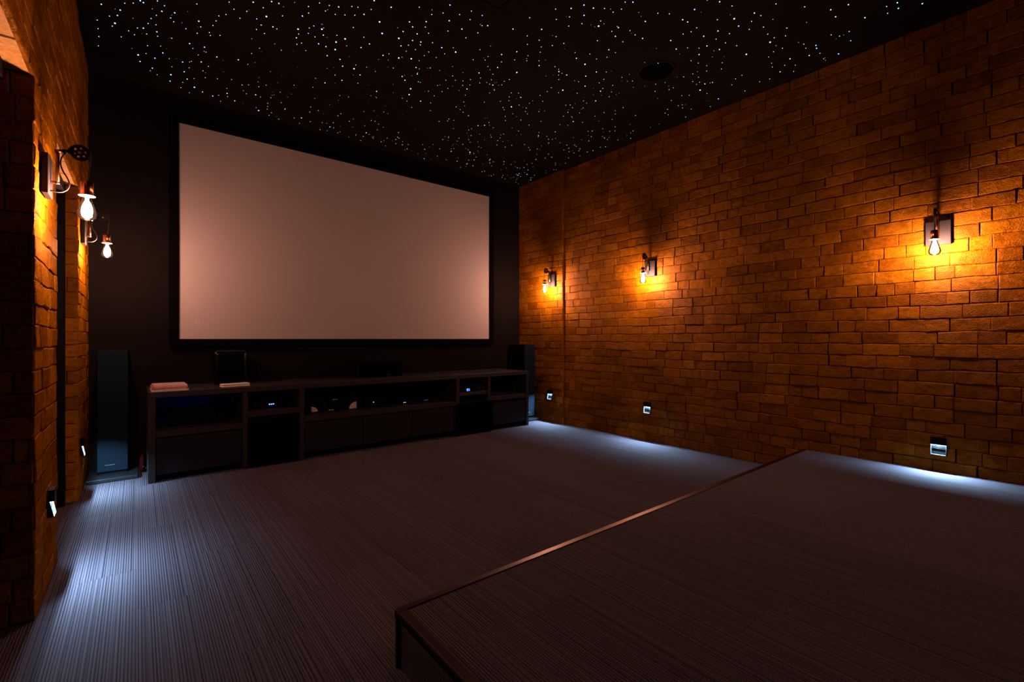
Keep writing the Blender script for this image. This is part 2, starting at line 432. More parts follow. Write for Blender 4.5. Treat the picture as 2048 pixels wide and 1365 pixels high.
STARS = [
    677,3475,3,3156,1498,3,1293,3045,3,-121,4206,3,2496,2127,3,878,3477,3,1008,3372,3,1356,3149,3,1472,3124,3,1172,3375,3,1133,3453,3,3611,1451,3,
    1157,3546,3,1878,3002,3,3623,1627,3,4,4564,3,1575,3343,3,1655,3291,3,2760,2491,3,1357,3702,3,2411,2918,3,214,4736,3,383,4845,3,1849,3689,3,
    3830,2116,3,2896,2873,3,1883,3786,3,2728,3381,3,898,4954,3,14,3823,2,1185,2876,2,673,3300,2,2924,1482,2,582,3381,2,2491,1836,2,30,3832,2,
    3828,762,2,714,3289,2,3965,662,2,-183,4024,2,3602,967,2,1585,2603,2,2265,2053,2,1026,3077,2,1295,2863,2,2334,2033,2,3898,771,2,2222,2127,2,
    2864,1621,2,3567,1056,2,-89,4016,2,126,3857,2,193,3821,2,3206,1387,2,1182,3041,2,2337,2118,2,-105,4094,2,865,3317,2,3670,1058,2,3835,936,2,
    2892,1724,2,1659,2734,2,326,3818,2,2709,1894,2,1541,2841,2,1453,2916,2,2939,1715,2,1893,2609,2,3254,1514,2,735,3562,2,1493,2949,2,2616,2050,2,
    32,4148,2,1773,2752,2,2052,2526,2,2211,2402,2,3192,1630,2,1463,3036,2,107,4137,2,1553,2996,2,1036,3431,2,3168,1723,2,2675,2123,2,894,3585,2,
    2846,2014,2,1561,3084,2,3026,1899,2,1616,3062,2,299,4150,2,1039,3555,2,1332,3320,2,3914,1253,2,1523,3195,2,3292,1765,2,1092,3554,2,389,4131,2,
    1299,3400,2,1769,3022,2,3958,1262,2,3148,1929,2,3405,1727,2,2761,2253,2,2237,2707,2,150,4414,2,4166,1182,2,2168,2807,2,3344,1856,2,1467,3388,2,
    4014,1330,2,1134,3662,2,477,4215,2,105,4535,2,2649,2480,2,3945,1440,2,3017,4509,3,1227,3649,2,612,4152,2,16,4663,2,276,4461,2,390,4368,2,
    3196,2117,2,2489,2733,2,1274,3726,2,1738,3373,2,2247,2962,2,93,4715,2,3165,2251,2,2670,2693,2,296,4616,2,4075,1561,2,2912,2505,2,2175,3118,2,
    1789,3449,2,1428,3759,2,2754,2687,2,2889,2600,2,1708,3561,2,324,4730,2,1751,3598,2,1339,3934,2,214,4859,2,1240,4063,2,3768,2039,2,2371,3193,2,
    2999,2706,2,2233,3384,2,3166,2676,2,1636,3917,2,446,4892,2,618,4784,2,820,4650,2,525,4917,2,2687,3197,2,4098,2089,2,692,4890,2,3260,2813,2,
    2017,3825,2,1087,4765,2,1257,4855,2,3395,3221,2,2752,3847,2,2704,3895,2,1537,4876,2,1880,4773,2,3341,3681,2,2833,4625,2,100,3757,1,461,3478,1,
    2452,1868,1,918,3119,1,-21,3880,1,-64,3916,1,3228,1261,1,300,3630,1,974,3102,1,137,3782,1,3024,1450,1,3816,815,1,871,3197,1,1092,3018,1,
    3402,1154,1,1126,3000,1,1439,2747,1,643,3396,1,2393,1989,1,2147,2196,1,2485,1923,1,496,3533,1,1201,2965,1,971,3170,1,1725,2561,1,565,3502,1,
    2465,1976,1,889,3260,1,1588,2695,1,3901,828,1,2706,1794,1,2771,1749,1,1032,3162,1,462,3625,1,1536,2756,1,1682,2639,1,1084,3127,1,1137,3087,1,
    99,3928,1,1805,2550,1,3265,1371,1,427,3670,1,760,3400,1,-147,4136,1,2272,2190,1,2068,2366,1,175,3899,1,541,3607,1,72,3990,1,631,3543,1,
    2220,2264,1,1764,2635,1,3076,1575,1,-214,4242,1,419,3740,1,2467,2084,1,3274,1435,1,193,3933,1,57,4066,1,2387,2183,1,100,4048,1,668,3593,1,
    408,3809,1,1863,2634,1,954,3373,1,-136,4257,1,2335,2258,1,343,3879,1,3400,1410,1,1563,2896,1,1174,3216,1,3044,1707,1,0,4172,1,936,3415,1,
    3537,1312,1,-215,4354,1,264,3968,1,761,3568,1,3347,1483,1,651,3665,1,2705,2019,1,-49,4250,1,1708,2832,1,2612,2105,1,3921,1048,1,3052,1754,1,
    397,3911,1,1883,2715,1,1613,2939,1,331,3976,1,947,3480,1,704,3678,1,3284,1593,1,51,4213,1,895,3530,1,3031,1803,1,3502,1423,1,-17,4278,1,
    3863,1141,1,2772,2024,1,460,3901,1,1112,3373,1,407,3946,1,3621,1351,1,2178,2519,1,113,4194,1,3927,1108,1,-216,4464,1,2345,2394,1,995,3489,1,
    -91,4367,1,1271,3271,1,3581,1411,1,1847,2814,1,193,4158,1,3268,1683,1,2277,2500,1,4051,1073,1,2612,2237,1,2766,2128,1,1687,3014,1,3363,1660,1,
    939,3625,1,2443,2413,1,3829,1304,1,916,3661,1,2242,2591,1,1629,3093,1,1562,3152,1,2394,2484,1,58,4377,1,3461,1625,1,-226,4609,1,1209,3449,1,
    134,4323,1,2343,2549,1,1837,2969,1,3201,1868,1,711,3887,1,3894,1313,1,3272,1816,1,3758,1423,1,323,4205,1,1628,3168,1,2005,2863,1,844,3811,1,
    989,3700,1,1582,3230,1,3752,1483,1,1719,3131,1,404,4197,1,2380,2601,1,2827,2244,1,2589,2438,1,4048,1268,1,51,4503,1,677,3997,1,1494,3343,1,
    1825,3075,1,2690,2378,1,363,4276,1,1715,3192,1,2334,2692,1,2102,2893,1,3792,1535,1,2824,2322,1,1799,3155,1,192,4472,1,4149,1275,1,2778,2388,1,
    2037,2999,1,2289,2797,1,1714,3275,1,3370,1937,1,2371,2746,1,2445,2686,1,329,4408,1,2226,2883,1,3585,1796,1,3443,1918,1,3896,1554,1,1350,3644,1,
    4070,1447,1,4008,1501,1,3530,1894,1,441,4402,1,2179,2999,1,2596,2664,1,215,4593,1,3956,1573,1,323,4524,1,1830,3307,1,1599,3496,1,3663,1842,1,
    81,4771,1,414,4504,1,3598,1932,1,4155,1489,1,2975,2455,1,3550,2025,1,2275,3061,1,126,4810,1,1268,3891,1,2704,2731,1,3883,1780,1,2030,3292,1,
    3530,2095,1,3631,2021,1,3136,2422,1,440,4611,1,2227,3171,1,368,4686,1,520,4566,1,3895,1837,1,4120,1659,1,3043,2536,1,615,4504,1,2174,3243,1,
    2429,3036,1,2751,2775,1,2314,3137,1,2019,3382,1,2082,3331,1,2137,3301,1,3252,2401,1,3654,2085,1,1849,3548,1,2904,2694,1,4097,1730,1,299,4816,1,
    3802,1988,1,2265,3237,1,1459,3892,1,741,4508,1,2429,3143,1,698,4545,1,2218,3316,1,2173,3359,1,3174,2549,1,2006,3497,1,815,4486,1,293,4927,1,
    2791,2907,1,3614,2242,1,604,4690,1,2099,3482,1,3147,2633,1,2431,3250,1,4150,1877,1,1990,3628,1,3542,2377,1,2086,3559,1,2807,2976,1,3250,2623,1,
    357,4982,1,2425,3313,1,2574,3192,1,2626,3154,1,3932,2108,1,753,4684,1,564,4869,1,3837,2223,1,2801,3063,1,3792,2268,1,2068,3665,1,630,4844,1,
    3300,2688,1,2602,3256,1,861,4667,1,937,4622,1,3793,2372,1,3173,2883,1,592,4981,1,2889,3123,1,2587,3367,1,1031,4656,1,2104,3795,1,3228,2893,1,
    936,4750,1,3133,3011,1,2764,3313,1,949,4816,1,4177,2206,1,2326,3709,1,1265,4571,1,2675,3441,1,3556,2732,1,868,4906,1,3187,3034,1,3999,2384,1,
    3269,2975,1,956,4871,1,4083,2345,1,3911,2488,1,2384,3730,1,2174,3926,1,2890,3368,1,2990,3288,1,1287,4679,1,3491,2908,1,1003,4924,1,3315,3061,1,
    3957,2543,1,1530,4524,1,2824,3480,1,2935,3391,1,3599,2858,1,4012,2544,1,1521,4584,1,3240,3205,1,3480,3011,1,2801,3568,1,4183,2462,1,3314,3164,1,
    1202,4900,1,1089,5022,1,3664,2948,1,2966,3528,1,1812,4473,1,2856,3633,1,2409,4002,1,3142,3422,1,2348,4068,1,1347,4881,1,3481,3176,1,1445,4826,1,
    2751,3770,1,1272,4991,1,3412,3313,1,1478,5005,1,3886,3092,1,3296,3622,1,3029,3888,1,2713,4269,1,3994,3280,1,1907,5002,1,2738,4344,1,2832,4377,1,
    3374,3949,1,4091,3460,1,3463,3979,1,3190,4847,1,
]

# ================================================================ THE SETTING
MB().box(-1.2, 4.45, YB - 0.1, YF + 0.1, -0.12, 0.0).build('floor', M['carpet'])
structure(bpy.data.objects['floor'])

mb = MB(); mb.box(-1.2, 4.45, YB - 0.1, YF + 0.1, H, H + 0.12)
structure(mb.build('ceiling', M['ceiling']))

mb = MB(); mb.box(-1.2, 4.45, YF, YF + 0.12, 0, H)
structure(mb.build('wall_front', M['black_paint']))
mb = MB(); mb.box(-1.2, 4.45, YB - 0.12, YB, 0, H)
structure(mb.build('wall_rear', M['rear']))

# right wall: long brick plane and a thicker far piece with a visible end
mb = MB()
bricks(mb, lambda u, v, n: Vector((XR - n, u, v)), -1.0, YS, 0.0, H, 3)
bricks(mb, lambda u, v, n: Vector((XR2 - n, u, v)), YS, YF - 0.002, 0.0, H, 8)
mb.mi = 1
mb.box(XR + 0.010, XR + 0.20, YB, YS + 0.01, 0, H)
mb.box(XR2 + 0.010, XR + 0.20, YS + 0.006, YF, 0, H)
mb.mi = 0
mb.box(XR2 + 0.004, XR + 0.05, YS + 0.0005, YS + 0.008, 0, H)
structure(mb.build('wall_right', [M['brick'], M['mortar']], fix=False))

# left wall: two doorways under flat stone lintels
O1, O2 = (1.50, 2.577), (3.20, 4.262)
LZ, LT = 2.13, 2.235
mb = MB()
bricks(mb, lambda u, v, n: Vector((XL + n, u, v)), 0.5, YF - 0.002, 0.0, H, 21,
       holes=((O1[0], O1[1], -1, LZ + 0.02), (O2[0], O2[1], -1, LZ + 0.02)))
for yj, sgn, sd in ((O1[1], -1, 5), (O2[1], -1, 6), (O1[0], 1, 7), (O2[0], 1, 9)):
    bricks(mb, (lambda yj, sgn: lambda u, v, n: Vector((XL - u, yj + sgn * n, v)))(yj, sgn), 0.003, 0.40, 0.0, LZ - 0.002, sd, L=0.14, relief=0.002)
mb.mi = 1
for y0, y1 in ((YB, O1[0] - 0.012), (O1[1] + 0.012, O2[0] - 0.012), (O2[1] + 0.012, YF)):
    mb.box(XL - 0.45, XL - 0.012, y0, y1, 0, LZ)
mb.box(XL - 0.45, XL - 0.012, YB, YF, LZ + 0.03, H)
structure(mb.build('wall_left', [M['brick'], M['mortar']], fix=False))
for i, (y0, y1) in enumerate((O1, O2)):
    mb = MB()
    n = 4
    for k in range(n):
        a = y0 - 0.004 + (y1 - y0 + 0.008) * k / n; b = y0 - 0.004 + (y1 - y0 + 0.008) * (k + 1) / n
        mb.box(XL - 0.40, XL - 0.0035, a + 0.0015, b - 0.0015, LZ + random.Random(k + i).uniform(-0.002, 0.002), LZ + 0.03, 0.004)
    structure(mb.build('trim_%d' % (i + 1), M['lintel']))

# black doors set back in the doorways
def door(idx, y0, y1, xpost, xhead):
    d = bpy.data.objects.new('door_%d' % idx, None); COL.objects.link(d)
    d.location = (xpost - 0.06, (y0 + y1) / 2, 0); structure(d)
    mb = MB()
    mb.box(xpost - 0.09, xpost, y1 - 0.055, y1 - 0.008, 0, LZ - 0.006, 0.002)
    mb.box(xpost - 0.09, xpost, y0 + 0.008, y0 + 0.055, 0, LZ - 0.006, 0.002)
    mb.box(xhead - 0.09, xhead, y0 + 0.055, y1 - 0.055, LZ - 0.07, LZ - 0.006, 0.002)
    mb.build('door_frame', M['blackbox'], d)
    mb = MB(); mb.box(xpost - 0.075, xpost - 0.035, y0 + 0.056, y1 - 0.056, 0.006, LZ - 0.072, 0.002)
    for z0, z1 in ((0.15, 0.95), (1.1, 1.95)):
        mb.box(xpost - 0.036, xpost - 0.030, y0 + 0.17, y1 - 0.17, z0, z1, 0.004)
    mb.build('door_panel', M['blackbox'], d)
    mb = MB(); mb.tube([(xpost - 0.030, y0 + 0.11, 1.02), (xpost + 0.012, y0 + 0.11, 1.02), (xpost + 0.018, y0 + 0.125, 1.02), (xpost + 0.018, y0 + 0.21, 1.02)], 0.008)
    mb.build('door_handle', M['iron'], d)
door(1, O1[0], O1[1], -0.415, -0.385)
door(2, O2[0], O2[1], -0.372, -0.372)

# ================================================================ PLATFORM
p = thing('platform', 'low carpeted platform with bronze edge strips filling the right foreground', 'platform', (2.4, -0.3, 0))
mb = MB(); mb.box(PX + 0.006, XR - 0.008, YB + 0.01, PY - 0.006, 0.004, PZ)
mb.build('carpet_deck', M['carpet'], p)
mb = MB()
mb.box(PX - 0.002, XR - 0.010, PY - 0.026, PY, PZ, PZ + 0.004, 0.001)
mb.build('front_edge_strip', M['edge'], p)
mb = MB()
mb.box(PX - 0.004, XR - 0.010, PY - 0.0055, PY + 0.002, PZ - 0.028, PZ - 0.0005, 0.001)
mb.build('front_edge_lip', M['edge_dark'], p)
mb = MB()
mb.box(PX - 0.002, PX + 0.028, YB + 0.012, PY - 0.0265, PZ, PZ + 0.004, 0.001)
mb.build('side_edge_strip', M['edge'], p)
mb = MB()
mb.box(PX - 0.004, PX + 0.0055, YB + 0.012, PY - 0.006, PZ - 0.022, PZ - 0.0005, 0.001)
mb.box(PX - 0.003, PX + 0.0055, PY - 0.016, PY - 0.002, 0.001, PZ - 0.028, 0.001)
mb.build('side_edge_lip', M['edge_dark'], p)

# ================================================================ SCREEN
SX0, SX1, SZ0, SZ1, SY = 0.286, 3.689, 1.098, 3.018, 5.05
s = thing('projection_screen', 'wide blank pinkish projection screen in a black frame on the black wall', 'screen', ((SX0 + SX1) / 2, YF, 1.05))
mb = MB(); mb.box(SX0 - 0.004, SX1 + 0.004, SY, SY + 0.006, SZ0 - 0.004, SZ1 + 0.004)
fab = mb.build('screen_fabric', M['screen'], s)
mb = MB()
W = 0.072
mb.box(SX0 - W, SX0, SY - 0.016, YF - 0.001, SZ0 - W, SZ1 + W, 0.004)
mb.box(SX1, SX1 + W, SY - 0.016, YF - 0.001, SZ0 - W, SZ1 + W, 0.004)
mb.box(SX0, SX1, SY - 0.016, YF - 0.001, SZ1, SZ1 + W, 0.004)
mb.box(SX0, SX1, SY - 0.016, YF - 0.001, SZ0 - W, SZ0, 0.004)
mb.build('screen_border', M['velvet'], s)
mb = MB()                                                       # faint small letter mark low on the left of the cloth
mx, mz, q = 0.405, 1.222, 0.0055
for x0, x1, z0, z1 in ((0, q, 0, 0.036), (q, 0.03, 0.031, 0.036), (0.028, 0.034, 0.016, 0.034), (q, 0.03, 0.013, 0.018), (0.012, 0.018, 0.019, 0.024)):
    mb.box(mx + x0, mx + x1, SY - 0.0012, SY + 0.001, mz + z0, mz + z1)
mb.face([(mx + 0.014, SY - 0.0012, mz + 0.014), (mx + 0.020, SY - 0.0012, mz + 0.014), (mx + 0.040, SY - 0.0012, mz), (mx + 0.033, SY - 0.0012, mz)])
mb.build('corner_mark', M['mark'], fab)

# ================================================================ MEDIA CONSOLE
CY, CB = 4.45, 5.072
c = thing('media_console', 'long low charcoal media console with open bays under the projection screen', 'cabinet', (1.97, 4.76, 0))
def part(name, mat, *boxes, par=c, bev=0.002):
    mb = MB()
    for b_ in boxes: mb.box(*b_, bev)
    return mb.build(name, mat, par)
part('worktop', M['laminate'], (0.058, 3.876, CY - 0.004, CB, 0.648, 0.692))
part('side_panel', M['laminate'], (0.060, 0.107, CY, CB, 0.001, 0.6475))
part('side_panel', M['laminate'], (3.832, 3.872, CY, CB, 0.001, 0.6475))
for x0, x1 in ((0.688, 0.727), (1.137, 1.178), (2.794, 2.839), (3.233, 3.273)):
    part('divider', M['laminate'], (x0, x1, CY, CB - 0.02, 0.001, 0.6475))
for x0, x1, z0, z1 in ((0.1075, 0.6875, 0.343, 0.393), (0.7275, 1.1365, 0.434, 0.482), (1.1785, 2.7935, 0.343, 0.395), (2.8395, 3.2325, 0.447, 0.487), (3.2735, 3.8315, 0.358, 0.408)):
    part('shelf', M['laminate'], (x0, x1, CY + 0.002, CB - 0.02, z0, z1))
part('back_panel', M['inside'], (0.1075, 3.8315, CB - 0.019, CB, 0.05, 0.6475))
for x0, x1, z0, z1 in ((0.112, 0.683, 0.055, 0.331), (1.182, 1.717, 0.062, 0.333), (1.722, 2.252, 0.062, 0.333), (2.257, 2.790, 0.062, 0.333), (3.292, 3.826, 0.058, 0.326)):
    d = part('drawer', M['drawer'], (x0, x1, CY + 0.008, CY + 0.028, z0, z1), (x0 + 0.02, x1 - 0.02, CY + 0.028, CB - 0.06, z0 + 0.01, z1 - 0.05))
for x0, x1 in ((0.108, 0.687), (1.179, 2.793), (3.274, 3.831)):
    part('plinth', M['inside'], (x0, x1, CY + 0.07, CB - 0.02, 0.001, 0.05))

# subwoofers in the two floor bays
def subwoofer(x0, x1, gx0, gx1, gy, z1, label):
    t = thing('subwoofer', label, 'speaker', ((x0 + x1) / 2, 4.66, 0), group='subwoofers under the console')
    mb = MB(); mb.box(x0, x1, CY + 0.012, 4.88, 0.02, z1 + 0.01, 0.006); mb.build('cabinet', M['blackbox'], t)
    mb = MB(); mb.box(gx0, gx1, gy, gy + 0.022, 0.012, z1, 0.006, 2); mb.build('cloth_front', M['subcloth'], t)
    for a in (x0 + 0.03, x1 - 0.03):
        for b_ in (CY + 0.05, 4.84):
            mb = MB(); mb.lathe([(0.0, 0.0005), (0.016, 0.0005), (0.014, 0.021), (0, 0.021)], (a, b_, 0), 12); mb.build('foot', M['blackbox'], t)
subwoofer(0.742, 1.122, 0.738, 1.126, CY - 0.012, 0.408, 'black subwoofer filling the floor bay beside the left drawer')
subwoofer(2.852, 3.222, 2.786, 3.292, CY - 0.026, 0.365, 'black subwoofer with wide front sticking out of the right floor bay')

# tower speakers
def tower(x0, x1, y0, y1, z1, px0, px1, py0, py1, label):
    t = thing('tower_speaker', label, 'speaker', ((x0 + x1) / 2, (y0 + y1) / 2, 0), group='tower speakers at the ends of the console')
    mb = MB(); mb.box(px0, px1, py0, py1, 0.001, 0.030, 0.004, 2); mb.build('plinth', M['plinth'], t)
    mb = MB(); mb.box(x0 + 0.012, x1 - 0.012, y0 + 0.02, y1 - 0.02, 0.030, 0.048); mb.build('stand_off', M['blackbox'], t)
    mb = MB(); mb.box(x0, x1, y0 + 0.016, y1, 0.048, z1, 0.003); mb.build('cabinet', M['blackbox'], t)
    mb = MB(); mb.box(x0 + 0.002, x1 - 0.002, y0, y0 + 0.015, 0.050, z1 - 0.006, 0.004, 2)
    g = mb.build('grille', M['grille'], t)
    mb = MB(); cx = (x0 + x1) / 2 - 0.016
    for k in range(9):                                          # a short line of tiny silver letters
        mb.box(cx + k * 0.0068 - 0.03, cx + k * 0.0068 - 0.0255, y0 - 0.0012, y0 + 0.001, 0.100, 0.105 + (0.0015 if k in (0, 4, 6) else 0))
    mb.build('badge', M['badge'], g)
tower(-0.247, -0.058, 4.845, 5.06, 1.014, -0.302, 0.004, 4.69, 5.072, 'black tower speaker beside the left end of the console')
tower(4.045, 4.226, 4.73, 5.05, 1.022, 3.965, 4.232, 4.625, 5.065, 'black tower speaker in the corner right of the console')

# things on the console
t = thing('centre_speaker', 'low wide black centre speaker on the console under the screen', 'speaker', (2.025, 4.86, 0.692))
mb = MB(); mb.box(1.774, 2.276, 4.738, 5.0, 0.697, 0.863, 0.003); mb.build('cabinet', M['blackbox'], t)
mb = MB(); mb.box(1.777, 2.273, 4.725, 4.737, 0.700, 0.858, 0.004, 2); g = mb.build('grille', M['subcloth'], t)
mb = MB()
for k in range(6): mb.box(2.09 + k * 0.006, 2.094 + k * 0.006, 4.7238, 4.726, 0.713, 0.718)
mb.build('badge', M['badge'], g)
for a in (1.81, 2.24):
    mb = MB(); mb.box(a - 0.014, a + 0.014, 4.77, 4.96, 0.6922, 0.698); mb.build('foot', M['blackbox'], t)

t = thing('box_speaker', 'glossy black box speaker with rounded corners on left part of the console', 'speaker', (0.65, 4.91, 0.692))
mb = MB(); mb.box(0.516, 0.783, 4.79, 5.04, 0.698, 0.995, 0.035, 5)
for f in mb.bm.faces: f.smooth = True
mb.build('cabinet', M['gloss'], t)
mb = MB(); mb.box(0.548, 0.751, 4.783, 4.792, 0.73, 0.963, 0.004, 2); mb.build('grille', M['subcloth'], t)
for a in (0.56, 0.74):
    for b_ in (4.84, 4.99):
        mb = MB(); mb.lathe([(0, 0.0003), (0.012, 0.0003), (0.012, 0.007), (0, 0.007)], (a, b_, 0.692), 10); mb.build('foot', M['blackbox'], t)

def magazine(x0, x1, y0, y1, z0, z1, rz, cover, label, inner='paper_white'):
    cx, cy = (x0 + x1) / 2, (y0 + y1) / 2
    t = thing('magazine', label, 'magazine', (cx, cy, z0), 0.0, 'magazines stacked on the console')
    mb = MB(); mb.box(x0 + 0.002, x1 - 0.002, y0 + 0.002, y1 - 0.002, z0 + 0.0012, z1 - 0.0012); mb.build('pages', M[inner], t)
    mb = MB(); mb.box(x0, x1, y0, y1, z0, z0 + 0.0012); mb.box(x0, x1, y0, y1, z1 - 0.0012, z1)
    mb.box(x0, x0 + 0.0015, y0, y1, z0, z1); mb.build('cover', cover, t)
    t.rotation_euler = (0, 0, rz)
magazine(0.078, 0.318, 4.475, 4.775, 0.6925, 0.7045, R(0.6), M['paper_white'], 'white magazine at the bottom of the stack on the console end')
magazine(0.086, 0.309, 4.492, 4.780, 0.7046, 0.7130, R(-1.6), M['paper_pink'], 'pale pink magazine in the middle of the stack on the console end')
magazine(0.081, 0.312, 4.484, 4.775, 0.7131, 0.7255, R(0.5), M['paper_red'], 'red magazine second from the top of the stack on the console end', 'paper_red')
magazine(0.090, 0.308, 4.490, 4.785, 0.7256, 0.7360, R(1.2), M['paper_pink'], 'pink covered magazine on top of the stack on the console')

t = thing('slim_box', 'slim ivory rounded box lying flat in front of the glossy black box', 'box', (0.645, 4.545, 0.692), R(7))
mb = MB(); mb.box(-0.108, 0.108, -0.036, 0.036, 0.0005, 0.015, 0.006, 3)
for f in mb.bm.faces: f.smooth = True
o = mb.build('base', M['ivory']); o.parent = t
mb = MB(); mb.box(-0.106, 0.106, -0.034, 0.034, 0.0155, 0.030, 0.0065, 3); mb.box(0.055, 0.085, -0.018, 0.018, 0.0296, 0.0325, 0.001)
for f in mb.bm.faces: f.smooth = True
o = mb.build('lid', M['ivory']); o.parent = t

# hi-fi boxes in the bays
def device(name, label, cat, x0, x1, y0, y1, z0, z1, group=None):
    t = thing(name, label, cat, ((x0 + x1) / 2, (y0 + y1) / 2, z0), group=group)
    mb = MB(); mb.box(x0, x1, y0 + 0.006, y1, z0 + 0.008, z1, 0.003); mb.build('case', M['blackbox'], t)
    mb = MB(); mb.box(x0 - 0.001, x1 + 0.001, y0, y0 + 0.0055, z0 + 0.009, z1 - 0.001, 0.0015); f = mb.build('front_panel', M['gloss'], t)
    for a in (x0 + 0.025, x1 - 0.025):
        for b_ in (y0 + 0.03, y1 - 0.03):
            mb = MB(); mb.lathe([(0, 0.0003), (0.010, 0.0003), (0.009, 0.009), (0, 0.009)], (a, b_, z0), 10); mb.build('foot', M['blackbox'], t)
    return t, f
def dots(parent, mat, name, y0, pts, w, h):
    mb = MB()
    for x_, z_ in pts: mb.box(x_ - w / 2, x_ + w / 2, y0 - 0.0015, y0 + 0.001, z_ - h / 2, z_ + h / 2)
    return mb.build(name, mat, parent)
t, f = device('receiver', 'black receiver in the left bay in front of blue glow', 'receiver', 0.180, 0.590, 4.60, 4.90, 0.3935, 0.515)
mb = MB(); mb.box(0.20, 0.50, 4.912, 4.922, 0.47, 0.478); mb.build('rear_lamp', M['blue_glow'], t)
mb = MB(); mb.lathe([(0, 0), (0.02, 0), (0.02, 0.018), (0, 0.018)], (0, 0, 0), 16)
for v in mb.bm.verts: v.co = Vector((0.54 + v.co.x, 4.60 - v.co.z, 0.455 + v.co.y))
mb.build('knob', M['blackbox'], f)
t, f = device('media_player', 'black player with three bright blue lights in second bay', 'player', 0.755, 1.110, 4.55, 4.85, 0.4825, 0.545)
dots(f, M['blue'], 'blue_lights', 4.55, [(0.911, 0.518), (0.927, 0.518), (0.943, 0.519)], 0.009, 0.009)
t, f = device('amplifier', 'black amplifier with two pale curved corner plates in the middle bay', 'amplifier', 1.262, 1.722, 4.60, 4.93, 0.3955, 0.535)
def quarter(cx, cz, w, h, sg):
    pts = [(cx, cz)] + [(cx + sg * w * math.cos(a_), cz + h * math.sin(a_)) for a_ in [k * math.pi / 2 / 10 for k in range(11)]]
    mb = MB(); mb.extrude_outline([pts], 0.004, lambda u, v, n: Vector((u, 4.5985 - n, v)))
    return mb.build('corner_plate', M['pale'], f)
quarter(1.276, 0.406, 0.060, 0.050, 1)
quarter(1.710, 0.404, 0.074, 0.066, -1)
dots(f, M['silver'], 'trim_line', 4.60, [(1.50, 0.508)], 0.05, 0.003)  # thin pale bar drawn as a highlight on the front panel
dots(f, M['silver'], 'trim_line', 4.60, [(1.45, 0.409), (1.475, 0.409)], 0.02, 0.005)  # two short bars, small glints put in as bright metal
mb = MB(); mb.lathe([(0, 0), (0.026, 0), (0.024, 0.02), (0, 0.02)], (0, 0, 0), 20)
for v in mb.bm.verts: v.co = Vector((1.40 + v.co.x, 4.60 - v.co.z, 0.455 + v.co.y))
mb.build('knob', M['blackbox'], f)
t, f = device('set_top_box', 'small black box with one green light in the middle bay', 'set top box', 1.80, 2.01, 4.60, 4.80, 0.3955, 0.462)
dots(f, M['green'], 'green_light', 4.60, [(1.888, 0.447)], 0.010, 0.010)
t, f = device('network_box', 'small black box with two white lights in the middle bay', 'network box', 2.12, 2.36, 4.60, 4.80, 0.3955, 0.436)
dots(f, M['white_dot'], 'white_lights', 4.60, [(2.226, 0.414), (2.244, 0.414)], 0.007, 0.007)
t, f = device('router', 'small black box with row of four dim blue lights', 'router', 2.41, 2.65, 4.60, 4.80, 0.3955, 0.446)
dots(f, M['blue_dot'], 'blue_lights', 4.60, [(2.47, 0.417), (2.484, 0.418), (2.498, 0.419), (2.512, 0.421)], 0.005, 0.006)
t, f = device('power_amplifier', 'black unit with small blue display in the right shelf bay', 'amplifier', 2.86, 3.205, 4.475, 4.80, 0.4875, 0.575)
dots(f, M['blue'], 'blue_display', 4.475, [(2.951, 0.516), (2.960, 0.520), (2.970, 0.518), (2.986, 0.517)], 0.007, 0.008)
dots(f, M['blue'], 'blue_display', 4.475, [(2.955, 0.502), (2.966, 0.502), (2.986, 0.502)], 0.010, 0.006)

# small things on the floor
t = thing('pouch', 'dark red cloth pouch squeezed between left speaker plinth and console', 'bag', (0.032, 4.90, 0))
mb = MB(); mb.ball((0.032, 4.90, 0.072), 0.05, 3, (0.44, 1.3, 1.4))
for v in mb.bm.verts: v.co.z = max(0.0015, v.co.z + 0.004 * math.sin(v.co.y * 90))
mb.build('cloth', M['red_cloth'], t)
mb = MB(); mb.box(0.030, 0.044, 4.830, 4.838, 0.050, 0.060, 0.002); mb.build('tag', M['plate'], t)  # small block standing in for a white glint off a plug
mb = MB(); mb.box(3.70, 3.79, 4.565, 4.60, 0.0008, 0.003, 0.0008)
tag(mb.build('paper_card', M['paper_white']), 'small pale card lying on carpet before right end of console', 'card')

